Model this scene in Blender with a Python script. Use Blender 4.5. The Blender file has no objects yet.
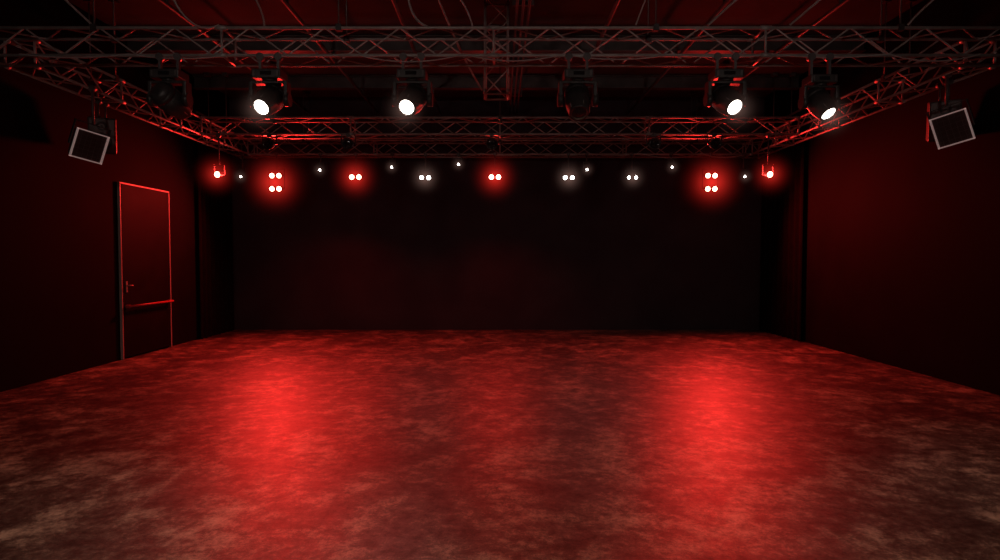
import bpy, bmesh, math, random
from mathutils import Vector, Matrix
random.seed(4)
sc = bpy.context.scene
sc.view_settings.view_transform = 'Standard'
sc.view_settings.look = 'None'

# ------------------------------------------------------------ materials
def mat(name, col, rough=0.5, metal=0.0, emit=None, estr=0.0, spec=0.5):
    m = bpy.data.materials.new(name); m.use_nodes = True
    b = m.node_tree.nodes['Principled BSDF']
    b.inputs['Base Color'].default_value = (*col, 1)
    b.inputs['Roughness'].default_value = rough
    b.inputs['Metallic'].default_value = metal
    b.inputs['Specular IOR Level'].default_value = spec
    if emit:
        b.inputs['Emission Color'].default_value = (*emit, 1)
        b.inputs['Emission Strength'].default_value = estr
    return m

def noisy(name, c1, c2, scale, rough=(0.5, 0.8), metal=0.0, bump=0.1, spec=0.5):
    m = mat(name, c1, rough[0], metal, spec=spec)
    nt = m.node_tree; b = nt.nodes['Principled BSDF']
    tc = nt.nodes.new('ShaderNodeTexCoord')
    n = nt.nodes.new('ShaderNodeTexNoise'); n.inputs['Scale'].default_value = scale
    n.inputs['Detail'].default_value = 6
    nt.links.new(tc.outputs['Object'], n.inputs['Vector'])
    r = nt.nodes.new('ShaderNodeValToRGB')
    r.color_ramp.elements[0].position = 0.35; r.color_ramp.elements[0].color = (*c1, 1)
    r.color_ramp.elements[1].position = 0.65; r.color_ramp.elements[1].color = (*c2, 1)
    nt.links.new(n.outputs['Fac'], r.inputs['Fac'])
    nt.links.new(r.outputs['Color'], b.inputs['Base Color'])
    mr = nt.nodes.new('ShaderNodeMapRange')
    mr.inputs['To Min'].default_value = rough[0]; mr.inputs['To Max'].default_value = rough[1]
    nt.links.new(n.outputs['Fac'], mr.inputs['Value'])
    nt.links.new(mr.outputs['Result'], b.inputs['Roughness'])
    if bump:
        bp = nt.nodes.new('ShaderNodeBump'); bp.inputs['Strength'].default_value = bump
        bp.inputs['Distance'].default_value = 0.02
        nt.links.new(n.outputs['Fac'], bp.inputs['Height'])
        nt.links.new(bp.outputs['Normal'], b.inputs['Normal'])
    return m

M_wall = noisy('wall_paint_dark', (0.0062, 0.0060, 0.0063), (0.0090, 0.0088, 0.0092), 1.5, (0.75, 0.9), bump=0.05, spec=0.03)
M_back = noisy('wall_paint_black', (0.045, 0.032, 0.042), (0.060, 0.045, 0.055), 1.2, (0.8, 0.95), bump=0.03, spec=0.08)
M_ceil = noisy('ceiling_black', (0.07, 0.06, 0.06), (0.10, 0.085, 0.085), 1.0, (0.7, 0.9), bump=0.05, spec=0.15)
M_drape = noisy('black_velour', (0.006, 0.005, 0.0055), (0.009, 0.0075, 0.0075), 6, (0.9, 1.0), bump=0.02, spec=0.03)
M_alu = noisy('truss_aluminium', (0.32, 0.29, 0.28), (0.46, 0.42, 0.40), 8, (0.4, 0.55), metal=0.35, bump=0)
M_steel = noisy('dark_steel', (0.09, 0.08, 0.08), (0.14, 0.12, 0.12), 5, (0.4, 0.6), metal=0.4, bump=0)
M_black = noisy('fixture_black', (0.026, 0.023, 0.023), (0.04, 0.036, 0.036), 20, (0.35, 0.5), bump=0)
M_glass = mat('dark_lens_glass', (0.02, 0.018, 0.02), 0.08, 0.0, spec=0.8)
M_chrome = mat('lens_ring_metal', (0.4, 0.38, 0.37), 0.25, 0.9)
M_white = mat('lamp_white_lens', (0.9, 0.88, 0.84), 0.3, emit=(1, 0.9, 0.8), estr=6)
M_whites = mat('lamp_white_led', (0.9, 0.9, 0.9), 0.3, emit=(1, 0.9, 0.85), estr=14)
M_red = mat('lamp_red_led', (0.9, 0.3, 0.25), 0.3, emit=(1, 0.30, 0.2), estr=16)
M_frame = mat('pale_frame_paint_glow', (0.85, 0.75, 0.72), 0.4, emit=(1, 0.7, 0.65), estr=0.12)  # pale paint plus an added self-glow that brightens the frame
M_cable = mat('cable_rubber_grey', (0.35, 0.31, 0.3), 0.45)
M_door = noisy('door_paint', (0.0065, 0.006, 0.006), (0.010, 0.009, 0.009), 3, (0.6, 0.75), bump=0.03, spec=0.04)
M_redbar = mat('push_bar_red', (0.35, 0.045, 0.045), 0.5)
M_jamb = mat('door_frame_paint', (0.36, 0.33, 0.32), 0.5)

# painted lamp glow: self-lit emission-only volume, fading to nothing with distance from the lamp
def halo_mat(name, col, strength, power):
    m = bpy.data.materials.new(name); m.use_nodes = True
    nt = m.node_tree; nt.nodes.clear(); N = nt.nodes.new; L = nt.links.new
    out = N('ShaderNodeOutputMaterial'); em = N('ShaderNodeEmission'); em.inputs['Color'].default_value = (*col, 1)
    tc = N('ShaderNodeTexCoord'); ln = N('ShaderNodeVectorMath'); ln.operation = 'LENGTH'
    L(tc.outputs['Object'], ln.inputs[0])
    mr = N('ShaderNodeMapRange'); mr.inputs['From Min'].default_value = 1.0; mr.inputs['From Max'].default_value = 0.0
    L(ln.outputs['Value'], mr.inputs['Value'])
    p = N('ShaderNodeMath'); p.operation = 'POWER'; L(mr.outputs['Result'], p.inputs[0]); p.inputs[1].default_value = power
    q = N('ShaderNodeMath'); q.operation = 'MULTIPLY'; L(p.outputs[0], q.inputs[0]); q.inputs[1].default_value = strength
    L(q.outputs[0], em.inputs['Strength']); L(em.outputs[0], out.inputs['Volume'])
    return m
H_red = halo_mat('painted_halo_red', (1, 0.03, 0.02), 2.8, 6.0)
H_wht = halo_mat('painted_halo_white', (1, 0.55, 0.45), 0.8, 5.5)
_halos = {}
def add_halo(parent, loc, r, m):
    if m.name not in _halos:
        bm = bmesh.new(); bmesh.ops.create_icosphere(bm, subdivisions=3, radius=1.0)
        me = bpy.data.meshes.new(m.name); bm.to_mesh(me); bm.free(); me.materials.append(m); _halos[m.name] = me
    o = bpy.data.objects.new('painted_halo', _halos[m.name]); sc.collection.objects.link(o)
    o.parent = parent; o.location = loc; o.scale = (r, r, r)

# floor: worn polished concrete
def floor_mat():
    m = bpy.data.materials.new('worn_concrete_floor'); m.use_nodes = True
    nt = m.node_tree; b = nt.nodes['Principled BSDF']; N = nt.nodes.new; L = nt.links.new
    tc = N('ShaderNodeTexCoord')
    def noise(s, d, r, dist=0.0):
        n = N('ShaderNodeTexNoise'); n.inputs['Scale'].default_value = s
        n.inputs['Detail'].default_value = d; n.inputs['Roughness'].default_value = r
        n.inputs['Distortion'].default_value = dist
        L(tc.outputs['Object'], n.inputs['Vector']); return n
    big = noise(1.5, 8, 0.65, 0.3); mid = noise(6.0, 14, 0.82, 0.1); fine = noise(34, 10, 0.9, 0.1)
    def math_(op, a, c):
        x = N('ShaderNodeMath'); x.operation = op
        for i, v in enumerate((a, c)):
            if isinstance(v, (int, float)): x.inputs[i].default_value = v
            else: L(v, x.inputs[i])
        return x.outputs[0]
    s = math_('ADD', math_('MULTIPLY', big.outputs['Fac'], 0.30), math_('MULTIPLY', mid.outputs['Fac'], 0.42))
    s = math_('ADD', s, math_('MULTIPLY', fine.outputs['Fac'], 0.28))
    r = N('ShaderNodeValToRGB'); cr = r.color_ramp
    cr.elements[0].position = 0.44; cr.elements[0].color = (0.020, 0.014, 0.010, 1)
    cr.elements[1].position = 0.60; cr.elements[1].color = (0.42, 0.35, 0.25, 1)
    e = cr.elements.new(0.49); e.color = (0.048, 0.036, 0.026, 1)
    e = cr.elements.new(0.515); e.color = (0.095, 0.076, 0.055, 1)
    e = cr.elements.new(0.545); e.color = (0.21, 0.172, 0.124, 1)
    L(s, r.inputs['Fac']); L(r.outputs['Color'], b.inputs['Base Color'])
    mr = N('ShaderNodeMapRange'); mr.inputs['From Min'].default_value = 0.42; mr.inputs['From Max'].default_value = 0.58
    mr.inputs['To Min'].default_value = 0.40; mr.inputs['To Max'].default_value = 0.54
    L(fine.outputs['Fac'], mr.inputs['Value']); L(mr.outputs['Result'], b.inputs['Roughness'])
    sp = N('ShaderNodeMapRange'); sp.inputs['From Min'].default_value = 0.40; sp.inputs['From Max'].default_value = 0.60
    sp.inputs['To Min'].default_value = 0.3; sp.inputs['To Max'].default_value = 0.8
    L(mid.outputs['Fac'], sp.inputs['Value']); L(sp.outputs['Result'], b.inputs['Specular IOR Level'])
    bp = N('ShaderNodeBump'); bp.inputs['Strength'].default_value = 0.55; bp.inputs['Distance'].default_value = 0.006
    L(s, bp.inputs['Height']); L(bp.outputs['Normal'], b.inputs['Normal'])
    return m
M_floor = floor_mat()

# ------------------------------------------------------------ mesh builder
class MB:
    def __init__(s): s.bm = bmesh.new(); s.mats = []
    def mi(s, m):
        if m not in s.mats: s.mats.append(m)
        return s.mats.index(m)
    def _tag(s, verts, m, smooth=False):
        i = s.mi(m)
        for f in {f for v in verts for f in v.link_faces}:
            f.material_index = i; f.smooth = smooth
    def box(s, c, size, m, R=None, bevel=0.0):
        M = Matrix.Translation(c) @ (R.to_4x4() if R else Matrix()) @ Matrix.Diagonal((*size, 1))
        vs = bmesh.ops.create_cube(s.bm, size=1, matrix=M)['verts']
        s._tag(vs, m)
        if bevel:
            es = list({e for v in vs for e in v.link_edges})
            r = bmesh.ops.bevel(s.bm, geom=es, offset=bevel, segments=2, affect='EDGES', profile=0.6)
            for f in r['faces']: f.material_index = s.mi(m)
    def cyl(s, p1, p2, r, m, r2=None, seg=10, caps=True):
        p1 = Vector(p1); p2 = Vector(p2); d = p2 - p1
        M = Matrix.Translation((p1 + p2) / 2) @ d.to_track_quat('Z', 'Y').to_matrix().to_4x4()
        vs = bmesh.ops.create_cone(s.bm, cap_ends=caps, segments=seg, radius1=r, radius2=r if r2 is None else r2, depth=d.length, matrix=M)['verts']
        s._tag(vs, m, False)
        for f in {f for v in vs for f in v.link_faces}:
            if len(f.verts) == 4: f.smooth = True
    def lathe(s, M, prof, m, seg=24):
        rings = []
        for (r, z) in prof:
            if r < 1e-5: rings.append([s.bm.verts.new(M @ Vector((0, 0, z)))])
            else: rings.append([s.bm.verts.new(M @ Vector((r*math.cos(2*math.pi*k/seg), r*math.sin(2*math.pi*k/seg), z))) for k in range(seg)])
        ms = m if isinstance(m, list) else [m]*(len(prof)-1)
        for i in range(len(rings)-1):
            a, b = rings[i], rings[i+1]; idx = s.mi(ms[i])
            for k in range(seg):
                k2 = (k+1) % seg
                if len(a) == 1 and len(b) == 1: continue
                if len(a) == 1: f = s.bm.faces.new((a[0], b[k], b[k2]))
                elif len(b) == 1: f = s.bm.faces.new((a[k], b[0], a[k2]))
                else: f = s.bm.faces.new((a[k], b[k], b[k2], a[k2]))
                f.material_index = idx; f.smooth = True
    def tube(s, pts, r, m, seg=6):
        pts = [Vector(p) for p in pts]; rings = []
        for i, p in enumerate(pts):
            t = (pts[min(i+1, len(pts)-1)] - pts[max(i-1, 0)]).normalized()
            q = t.to_track_quat('Z', 'Y')
            rings.append([s.bm.verts.new(p + q @ Vector((r*math.cos(2*math.pi*k/seg), r*math.sin(2*math.pi*k/seg), 0))) for k in range(seg)])
        idx = s.mi(m)
        for a, b in zip(rings, rings[1:]):
            off = min(range(seg), key=lambda o: (a[0].co - b[o].co).length)
            for k in range(seg):
                f = s.bm.faces.new((a[k], a[(k+1) % seg], b[(k+1+off) % seg], b[(k+off) % seg]))
                f.material_index = idx; f.smooth = True
    def done(s, name, loc=(0, 0, 0), parent=None):
        bmesh.ops.recalc_face_normals(s.bm, faces=s.bm.faces)
        me = bpy.data.meshes.new(name); s.bm.to_mesh(me); s.bm.free()
        for m in s.mats: me.materials.append(m)
        o = bpy.data.objects.new(name, me); sc.collection.objects.link(o)
        o.location = loc
        if parent: o.parent = parent
        return o

def bez(ps, n=24):
    ps = [Vector(p) for p in ps]; out = []
    for i in range(n+1):
        t = i/n; q = ps[:]
        while len(q) > 1: q = [a.lerp(b, t) for a, b in zip(q, q[1:])]
        out.append(q[0])
    return out

def spot(name, parent, loc, direction, energy, col, angle, blend=1.0, size=0.05):
    l = bpy.data.lights.new(name, 'SPOT'); l.energy = energy; l.color = col
    l.spot_size = math.radians(angle); l.spot_blend = blend; l.shadow_soft_size = size
    o = bpy.data.objects.new(name, l); sc.collection.objects.link(o)
    o.parent = parent; o.location = loc
    o.rotation_euler = Vector(direction).to_track_quat('-Z', 'Y').to_euler()
    return o

# ------------------------------------------------------------ room shell
XL, XR, YB, YF, H = -6.14, 6.0, 14.0, -3.0, 5.3
HT = H-0.004
def slab(name, c, s, m):
    b = MB(); b.box((0, 0, 0), s, m); return b.done(name, c)
cx = (XL+XR)/2; W = XR-XL; cy = (YB+YF)/2; D = YB-YF
slab('floor', (cx, cy, -0.1), (W+0.4, D+0.4, 0.2), M_floor)
slab('ceiling', (cx, cy, H+0.1), (W+0.4, D+0.4, 0.2), M_ceil)
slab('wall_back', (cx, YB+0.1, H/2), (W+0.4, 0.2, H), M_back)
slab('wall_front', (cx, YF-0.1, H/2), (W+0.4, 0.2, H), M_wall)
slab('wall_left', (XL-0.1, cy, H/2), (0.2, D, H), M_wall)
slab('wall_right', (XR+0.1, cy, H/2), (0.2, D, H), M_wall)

def drape(name, x, y0, y1, sgn):
    b = MB(); n = 90; idx = b.mi(M_drape); cols = []
    for i in range(n+1):
        t = i/n; y = y0+(y1-y0)*t
        w = 0.022*math.sin(t*2*math.pi*8)+0.006*math.sin(t*57)
        row = [b.bm.verts.new((x+sgn*(0.07+w*(0.6+0.4*(1-z/4.5))), y, z)) for z in (0.003, 1.5, 3.0, 4.55)]
        cols.append(row)
    for a, c in zip(cols, cols[1:]):
        for k in range(3):
            f = b.bm.faces.new((a[k], c[k], c[k+1], a[k+1])); f.material_index = idx; f.smooth = True
    b.cyl((x+sgn*0.07, y0-0.05, 4.57), (x+sgn*0.07, y1, 4.57), 0.025, M_steel)
    for yy in (y0+0.1, (y0+y1)/2, y1-0.1):
        b.cyl((x+sgn*0.003, yy, 4.57), (x+sgn*0.07, yy, 4.57), 0.015, M_steel)
    b.done(name)
drape('stage_curtain', XL, 12.35, 13.9, 1)
drape('stage_curtain', XR, 12.0, 13.9, -1)

# ------------------------------------------------------------ door on left wall
b = MB(); x = XL+0.004
y0, y1, zt = 9.85, 11.3, 2.86
b.box((x+0.02, (y0+y1)/2, zt/2+0.01), (0.04, y1-y0-0.06, zt-0.04), M_door)
for yy in (y0, y1): b.box((x+0.02, yy, zt/2+0.003), (0.044, 0.026, zt), M_jamb, bevel=0.004)
b.box((x+0.02, (y0+y1)/2, zt), (0.044, y1-y0+0.026, 0.026), M_jamb, bevel=0.004)
b.cyl((x+0.10, y0+0.04, 0.86), (x+0.10, y1-0.04, 0.86), 0.018, M_redbar, seg=12)
for yy in (y0+0.1, y1-0.1): b.box((x+0.06, yy, 0.86), (0.08, 0.05, 0.05), M_redbar, bevel=0.008)
b.box((x+0.046, y0+0.11, 1.18), (0.012, 0.035, 0.18), M_jamb, bevel=0.003)
b.cyl((x+0.05, y0+0.11, 1.2), (x+0.09, y0+0.11, 1.2), 0.009, M_jamb)
b.cyl((x+0.09, y0+0.10, 1.2), (x+0.09, y0+0.21, 1.2), 0.009, M_jamb)
b.done('door_1')

# ------------------------------------------------------------ trusses
ZB, ZT = 3.89, 4.19
def truss(name, p0, p1, w=0.35, h=0.30, bay=0.42, hang=(), up=Vector((0, 0, 1))):
    p0 = Vector(p0); p1 = Vector(p1); d = (p1-p0); L = d.length; t = d.normalized()
    s = t.cross(up).normalized(); u = s.cross(t).normalized()
    b = MB(); cs = {}
    for i in (-1, 1):
        for j in (-1, 1):
            o = s*(i*w/2)+u*(j*h/2); cs[(i, j)] = o
            b.cyl(p0+o, p1+o, 0.019, M_alu, seg=10)
    n = max(2, round(L/bay)); st = L/n
    faces = [((-1, -1), (-1, 1)), ((1, -1), (1, 1)), ((-1, 1), (1, 1)), ((-1, -1), (1, -1))]
    for fi, (a, c) in enumerate(faces):
        for k in range(n):
            A, C = (a, c) if (k+fi) % 2 == 0 else (c, a)
            b.cyl(p0+t*(k*st)+cs[A], p0+t*((k+1)*st)+cs[C], 0.010, M_alu, seg=6, caps=False)
    for q in [0, L] + [L*f for f in (0.25, 0.5, 0.75) if L > 5]:
        pp = p0+t*q
        for (a, c) in faces: b.cyl(pp+cs[a], pp+cs[c], 0.015, M_alu, seg=8)
        for o in cs.values():
            a0 = max(0, q-0.06); a1 = min(L, q+0.06)
            b.cyl(p0+t*a0+o, p0+t*a1+o, 0.027, M_alu, seg=10)
    for q in hang:
        pp = p0+t*q
        for i in (-1, 1):
            top = pp+cs[(i, 1)]
            b.cyl(top, (top.x, top.y, HT), 0.009, M_steel, seg=6)
            b.box((top.x, top.y, HT-0.03), (0.1, 0.1, 0.06), M_steel)
            b.box(top, (0.06, 0.06, 0.07), M_black)
    return b.done(name)
ZC = (ZB+ZT)/2
truss('lighting_truss', (XL+0.06, 7.02, ZC), (XR-0.06, 7.02, ZC), hang=(1.6, 4.3, 7.8, 10.5))
truss('lighting_truss', (-5.4, 11.32, ZC), (5.4, 11.32, ZC), hang=(1.2, 5.4, 9.6))
truss('lighting_truss', (-5.4, 13.35, ZC-0.02), (5.4, 13.35, ZC-0.02), hang=(1.2, 5.4, 9.6))
truss('lighting_truss', (-5.6, 7.22, ZC), (-5.6, 13.75, ZC), hang=(1.5, 5.0))
truss('lighting_truss', (5.6, 7.22, ZC), (5.6, 13.75, ZC), hang=(1.5, 5.0))
truss('lighting_truss', (XL+0.06, 0.6, ZC), (XR-0.06, 0.6, ZC), hang=(1.6, 6.0, 10.5))  # added unseen truss, holds only the fill lights

YS = (3.2, 5.6, 8.0, 10.2, 12.4)
b = MB()
for yy in YS:
    zc = H-0.14
    b.box((cx, yy, zc-0.11), (W-0.02, 0.16, 0.02), M_steel)
    b.box((cx, yy, zc+0.12), (W-0.02, 0.16, 0.02), M_steel)
    b.box((cx, yy, zc), (W-0.02, 0.02, 0.24), M_steel)
b.done('ceiling_beam')
b = MB()
for xx in (-4.3, -2.75, -1.35, 1.5, 2.9, 4.4):
    zc = 4.92
    b.cyl((xx, 2.5, zc), (xx, 13.9, zc), 0.028, M_steel, seg=12)
    for yy in YS: b.box((xx, yy, 4.985), (0.05, 0.03, 0.12), M_steel)
for o in (-0.08, 0.0, 0.08):
    b.cyl((0.3+o, 2.5, 4.9), (0.3+o, 13.9, 4.9), 0.018, M_steel, seg=10)
for yy in YS: b.box((0.3, yy, 4.97), (0.28, 0.04, 0.14), M_steel)
b.done('conduit_pipe')
truss('lighting_truss', (-0.05, 8.8, 3.95), (-0.05, 8.8, HT), w=0.32, h=0.30, bay=0.34, up=Vector((0, 1, 0)))

# ------------------------------------------------------------ cables
HC = H-0.02
b = MB()
for ps, r in [
    (((-3.45, 6.2, HC), (-3.5, 6.3, 4.3), (-3.35, 6.7, 4.0), (-3.1, 6.84, 4.22)), 0.012),
    (((-2.95, 6.0, HC), (-2.8, 6.2, 4.7), (-2.5, 6.6, 4.4), (-2.6, 6.84, 4.21)), 0.012),
    (((-1.25, 6.5, HC), (-0.9, 6.6, 4.6), (-1.1, 6.8, 4.3), (-0.8, 6.84, 4.2)), 0.014),
    (((-1.05, 6.5, HC), (-0.8, 6.9, 4.9), (-0.6, 7.6, 4.3), (-0.25, 8.65, 4.0)), 0.014),
    (((-1.15, 6.4, HC), (-0.9, 6.7, 4.2), (-0.5, 6.7, 4.9), (-0.3, 6.84, 4.2)), 0.010),
    (((3.3, 5.9, HC), (3.1, 6.2, 4.8), (2.5, 6.5, 4.4), (2.3, 6.84, 4.22)), 0.014),
    (((4.3, 5.9, HC), (3.9, 6.2, 4.8), (3.4, 6.5, 4.4), (3.2, 6.84, 4.22)), 0.014),
    (((1.9, 6.0, HC), (1.8, 6.2, 5.0), (1.6, 6.5, 4.6), (1.5, 6.84, 4.22)), 0.010),
    (((5.3, 6.0, HC), (5.1, 6.2, 4.7), (4.6, 6.5, 4.5), (4.5, 6.84, 4.22)), 0.012),
    (((-5.0, 6.0, HC), (-5.0, 6.2, 4.8), (-4.7, 6.5, 4.5), (-4.5, 6.84, 4.22)), 0.012),
]: b.tube(bez(ps), r, M_cable)
b.done('power_cable')
b = MB()
def sag(a, c, dz, r):
    a = Vector(a); c = Vector(c); m1 = a.lerp(c, .33)-Vector((0, 0, dz)); m2 = a.lerp(c, .66)-Vector((0, 0, dz))
    b.tube(bez((a, m1, m2, c)), r, M_cable)
xs = [-5.3, -4.1, -2.9, -1.6, -0.4, 0.7, 1.9, 3.0, 4.3, 5.3]
for p, q in zip(xs, xs[1:]):
    sag((p, 6.83, ZB+0.01), (q, 6.83, ZB+0.01), random.uniform(0.03, 0.12), 0.008)
    sag((p, 13.16, ZB), (q, 13.16, ZB), random.uniform(0.05, 0.14), 0.008)
b.done('truss_cable_run')

# ------------------------------------------------------------ moving heads
def moving_head(x, y, aim, lit, s=1.0, energy=0, col=(1, .85, .7), q=-0.10):
    b = MB()
    for i in (-1, 1):
        b.cyl((i*0.1, -0.03, 0.022), (i*0.1, 0.03, 0.022), 0.042, M_steel, seg=14)
        b.box((i*0.1, 0, (q-0.05)/2), (0.03, 0.04, abs(q)+0.05), M_steel)
    b.box((0, 0, q-0.085*s), (0.32*s, 0.24*s, 0.10*s), M_black, bevel=0.015)
    b.box((0, -0.122*s, q-0.085*s), (0.12*s, 0.005, 0.04*s), M_glass)
    for i in (-1, 1): b.box((i*0.13*s, -0.122*s, q-0.085*s), (0.02*s, 0.012, 0.06*s), M_steel)
    b.cyl((0, 0, q-0.13*s), (0, 0, q-0.155*s), 0.08*s, M_black, seg=20)
    b.box((0, 0, q-0.165*s), (0.40*s, 0.12*s, 0.03*s), M_black, bevel=0.01)
    for i in (-1, 1):
        b.box((i*0.19*s, 0, q-0.27*s), (0.045*s, 0.13*s, 0.24*s), M_black, bevel=0.012)
        b.cyl((i*0.165*s, 0, q-0.345*s), (i*0.222*s, 0, q-0.345*s), 0.075*s, M_black, seg=20)
    c = Vector((0, 0, q-0.345*s)); d = Vector(aim).normalized()
    M = Matrix.Translation(c) @ d.to_track_quat('Z', 'Y').to_matrix().to_4x4() @ Matrix.Scale(s, 4)
    lens = M_white if lit else M_glass
    prof = [(0, -0.19), (0.07, -0.19), (0.11, -0.17), (0.13, -0.12), (0.13, -0.115), (0.14, -0.11), (0.14, -0.07), (0.13, -0.065), (0.14, -0.06), (0.14, 0.05),
            (0.13, 0.12), (0.112, 0.20), (0.108, 0.215), (0.090, 0.215), (0.082, 0.20), (0.072, 0.20), (0.045, 0.212), (0, 0.216)]
    b.lathe(M, prof, [M_black]*13 + [M_chrome] + [lens]*3, seg=28)
    for k in range(5):
        a = 2*math.pi*k/5
        b.cyl(M @ Vector((0.135*math.cos(a), 0.135*math.sin(a), -0.06)), M @ Vector((0.116*math.cos(a), 0.116*math.sin(a), 0.19)), 0.008, M_steel, seg=6)
    o = b.done('moving_head_light', (x, y, ZB-0.041))
    if energy:
        spot('beam_lamp', o, c+d*0.24*s, d, energy, col, 60, 1.0, 0.08*s)
        add_halo(o, c+d*0.26*s, 0.40, H_wht)
    return o
yF = 6.845
moving_head(-3.66, yF, (0.3, 0.8, -0.4), False)
moving_head(-2.55, yF, (-0.20, -0.80, -0.62), True, energy=55)
moving_head(-0.97, yF, (-0.22, -0.80, -0.62), True, energy=55)
moving_head(0.86, yF, (0.02, -0.55, -0.83), False)
moving_head(2.50, yF, (0.24, -0.80, -0.62), True, energy=55)
moving_head(3.54, yF, (0.30, -0.62, -0.85), True, energy=35, s=0.92, q=-0.16)

# ------------------------------------------------------------ par cans / LED units on back truss
RED = (1, 0.028, 0.022); WHT = (1, 0.75, 0.62)
def par(name, x, y, z, kind, color, energy=0, r=0.055, angle=150, aim=(0, -0.55, -0.83), glow=0.0, up=0):
    b = MB(); mled = M_red if color == 'r' else (M_whites if color == 'w' else M_glass)
    top = ZB-0.02-0.022-z
    pos = {'single': [(0, 0)], 'double': [(-0.075, 0), (0.075, 0)], 'quad': [(-0.075, 0.02), (0.075, 0.02), (-0.075, -0.26), (0.075, -0.26)]}[kind]
    wx = max(abs(p[0]) for p in pos)+r+0.035
    b.cyl((0, -0.03, top+0.022), (0, 0.03, top+0.022), 0.04, M_steel, seg=12)
    b.cyl((0, 0, top), (0, 0, 0.15), 0.014, M_steel, seg=8)
    b.box((0, 0, 0.15), (2*wx, 0.04, 0.015), M_black)
    zlow = min(p[1] for p in pos)
    for i in (-1, 1): b.box((i*wx, 0, (0.15+zlow)/2), (0.012, 0.04, 0.15-zlow+0.03), M_black)
    for zz in sorted({p[1] for p in pos}): b.cyl((-wx, 0, zz), (wx, 0, zz), 0.012, M_black, seg=8)
    d = Vector((0, -1, -0.2)).normalized()
    for (px, pz) in pos:
        M = Matrix.Translation((px, 0, pz)) @ d.to_track_quat('Z', 'Y').to_matrix().to_4x4()
        k = r/0.055
        prof = [(0, -0.14), (0.03*k, -0.14), (0.042*k, -0.12), (0.055*k, -0.04), (0.06*k, 0.08), (0.066*k, 0.085), (0.066*k, 0.10), (0.056*k, 0.10), (0.052*k, 0.085), (0.03*k, 0.093), (0, 0.096)]
        b.lathe(M, prof, [M_black]*8+[mled]*2, seg=18)
    o = b.done(name, (x, y, z))
    zc = sum(p[1] for p in pos)/len(pos)
    if energy:
        spot('lamp', o, Vector((0, 0, zc))+d*0.2, aim, energy, RED if color == 'r' else WHT, angle, 1.0, 0.05 if kind != 'quad' else 0.2)
    if up: spot('ceiling_fill_lamp', o, Vector((0, 0, zc))+d*0.16, (0, -0.75, 0.65), up, RED, 120, 1.0, 0.05)  # added red lamp, brightens the ceiling and truss undersides
    if glow: add_halo(o, Vector((0, 0, zc))+d*0.12, glow, H_red if color == 'r' else H_wht)
    return o
yB = 13.175; yM = 11.145
def X(u): return (u-500)*0.02156
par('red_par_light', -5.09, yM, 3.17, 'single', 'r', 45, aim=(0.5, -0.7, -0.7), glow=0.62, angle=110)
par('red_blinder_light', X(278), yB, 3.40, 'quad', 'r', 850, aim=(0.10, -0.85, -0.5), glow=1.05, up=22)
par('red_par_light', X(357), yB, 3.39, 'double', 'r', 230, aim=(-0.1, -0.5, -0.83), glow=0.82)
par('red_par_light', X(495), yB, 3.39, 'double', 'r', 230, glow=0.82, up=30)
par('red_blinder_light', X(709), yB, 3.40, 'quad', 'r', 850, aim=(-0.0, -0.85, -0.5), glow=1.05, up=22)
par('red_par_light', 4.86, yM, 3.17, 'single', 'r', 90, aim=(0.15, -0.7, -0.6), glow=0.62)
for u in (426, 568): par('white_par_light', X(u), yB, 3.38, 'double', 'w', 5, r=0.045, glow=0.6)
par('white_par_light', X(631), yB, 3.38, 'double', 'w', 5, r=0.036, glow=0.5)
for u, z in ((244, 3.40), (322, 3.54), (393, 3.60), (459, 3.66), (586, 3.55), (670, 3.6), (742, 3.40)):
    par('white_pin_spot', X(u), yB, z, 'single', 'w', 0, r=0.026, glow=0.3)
for u in (272, 350, 492, 652, 712):
    par('stage_par_can', (u-500)*0.0183, yM, 3.72, 'single', 'o', 0, r=0.09)

# ------------------------------------------------------------ flood lights on drop arms from the side trusses
M_refl = mat('flood_reflector', (0.07, 0.04, 0.04), 0.35, 0.3)
def flood(x, y, z, yaw, roll, W_=0.36, H_=0.37):
    b = MB()
    R = (Matrix.Rotation(yaw, 3, 'Z') @ Matrix.Rotation(math.radians(16), 3, 'X') @ Matrix.Rotation(roll, 3, 'Y'))
    def P(v): return R @ Vector(v)
    b.box(P((0, 0.10, 0)), (W_*0.94, 0.16, H_*0.94), M_black, R, bevel=0.02)
    b.box(P((0, 0.22, 0)), (W_*0.6, 0.14, H_*0.6), M_black, R, bevel=0.02)
    for k in range(5): b.box(P((-0.1+0.05*k, 0.30, 0)), (0.008, 0.05, H_*0.55), M_steel, R)
    b.box(P((0, 0.012, 0)), (W_*0.92, 0.01, H_*0.92), M_refl, R)
    for i in (-1, 1):
        b.box(P((i*W_/2, 0, 0)), (0.013, 0.05, H_+0.013), M_frame, R)
        b.box(P((0, 0, i*H_/2)), (W_+0.013, 0.05, 0.013), M_frame, R)
    for k in range(1, 6):
        t = -0.5+k/6
        b.box(P((t*W_, -0.004, 0)), (0.004, 0.006, H_*0.94), M_steel, R)
        b.box(P((0, -0.004, t*H_)), (W_*0.94, 0.006, 0.004), M_steel, R)
    for i in (-1, 1):
        b.box(P((i*(W_/2+0.025), 0.1, 0.12)), (0.012, 0.05, 0.32), M_black, R)
    b.box(P((0, 0.1, 0.28)), (W_+0.07, 0.05, 0.012), M_black, R)
    a = P((0, 0.1, 0.28)); top = ZB-z-0.022
    b.cyl(a, (a.x, a.y, top), 0.018, M_steel)
    b.cyl((a.x, a.y-0.035, top+0.022), (a.x, a.y+0.035, top+0.022), 0.042, M_steel, seg=12)
    return b.done('flood_light', (x, y, z))
flood(-5.40, 8.1, 3.12, math.radians(50), math.radians(11))
flood(5.50, 7.5, 3.22, math.radians(-46), math.radians(-13))

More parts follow.
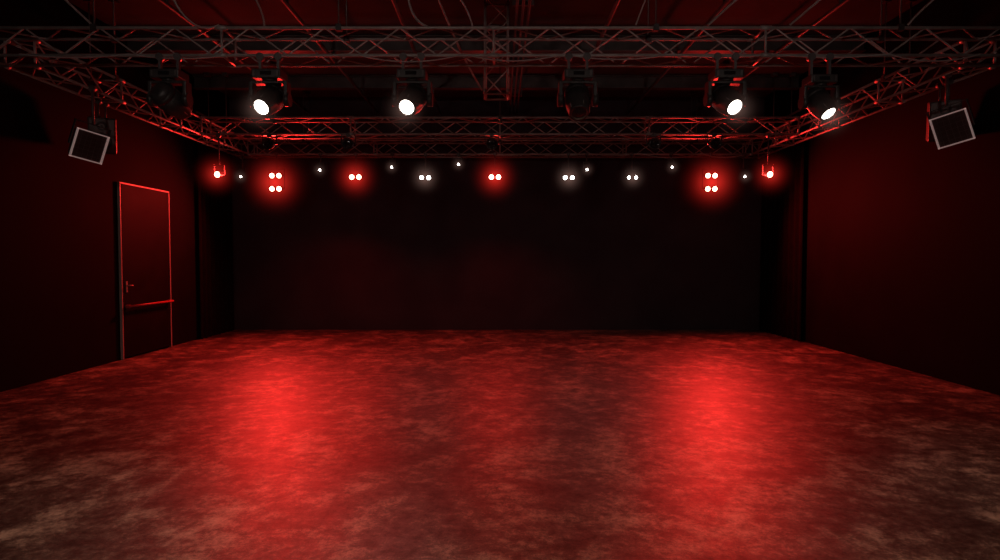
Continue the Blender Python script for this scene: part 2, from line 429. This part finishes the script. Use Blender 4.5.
def speaker(x, y, z, yaw):
    b = MB(); R = Matrix.Rotation(yaw, 3, 'Z') @ Matrix.Rotation(math.radians(12), 3, 'X')
    def P(v): return R @ Vector(v)
    b.box((0, 0, 0), (0.34, 0.30, 0.5), M_black, R, bevel=0.02)
    b.box(P((0, -0.152, 0)), (0.30, 0.01, 0.46), M_steel, R)
    for zz, rr in ((-0.08, 0.12), (0.14, 0.065)):
        Mq = Matrix.Translation(P((0, -0.158, zz))) @ R.to_4x4() @ Matrix.Rotation(math.radians(90), 4, 'X')
        b.lathe(Mq, [(rr, 0), (rr*0.9, 0.006), (rr*0.7, -0.0), (rr*0.3, -0.003), (0, 0.004)], M_black, 24)
    top = ZB-z-0.022
    for i in (-1, 1):
        b.cyl((0, i*0.08, 0.2), (0, i*0.08, top), 0.012, M_steel)
        b.cyl((0, i*0.08-0.03, top+0.022), (0, i*0.08+0.03, top+0.022), 0.04, M_steel)
    b.done('stage_speaker', (x, y, z))
speaker(-5.74, 8.9, 3.42, math.radians(30))
speaker(5.72, 7.95, 3.42, math.radians(-30))

# ------------------------------------------------------------ added fill lights on an unseen truss over the camera side
M_fill_lens = mat('fill_lens', (0.9, 0.85, 0.8), 0.3, emit=(1, 0.8, 0.65), estr=1.5)
def add_fill(x, energy, aim, col, angle=120):
    b = MB()
    b.cyl((-0.03, 0, 0.022), (0.03, 0, 0.022), 0.04, M_steel, seg=12)
    b.cyl((0, 0, 0), (0, 0, -0.12), 0.014, M_steel)
    b.box((0, 0, -0.125), (0.42, 0.04, 0.012), M_black)
    for i in (-1, 1): b.box((i*0.205, 0, -0.2), (0.012, 0.04, 0.16), M_black)
    d = Vector(aim).normalized(); R = d.to_track_quat('Z', 'Y').to_matrix(); c = Vector((0, 0, -0.26))
    b.box(c, (0.36, 0.24, 0.14), M_black, R, bevel=0.015)
    b.box(c+R @ Vector((0, 0, 0.073)), (0.32, 0.20, 0.006), M_fill_lens, R)
    o = b.done('added_fill_light', (x, 0.6-0.175, ZB-0.042))
    spot('fill_lamp', o, c+d*0.1, d, energy, col, angle, 1.0, 0.15)
for xx, e in ((-4.2, 80), (-1.4, 90), (1.4, 90), (4.2, 80)):
    add_fill(xx, e, (0, 0.62, -0.8), (1, 0.86, 0.64))
for xx in (-2.8, 2.8):  # added fill thrown forward to brighten the trusses
    add_fill(xx, 100, (0, 1, 0.18), (1, 0.78, 0.70), angle=110)

# ------------------------------------------------------------ world: dark
w = bpy.data.worlds.new('World'); sc.world = w; w.use_nodes = True
w.node_tree.nodes['Background'].inputs['Color'].default_value = (0, 0, 0, 1)
w.node_tree.nodes['Background'].inputs['Strength'].default_value = 0

# ------------------------------------------------------------ camera
cam = bpy.data.cameras.new('camera'); co = bpy.data.objects.new('camera', cam); sc.collection.objects.link(co)
cam.sensor_width = 36; cam.lens = 22.0; cam.clip_start = 0.05
co.location = (0, 0, 1.65)
co.rotation_euler = (math.radians(90-2.06), 0, 0)
sc.camera = co
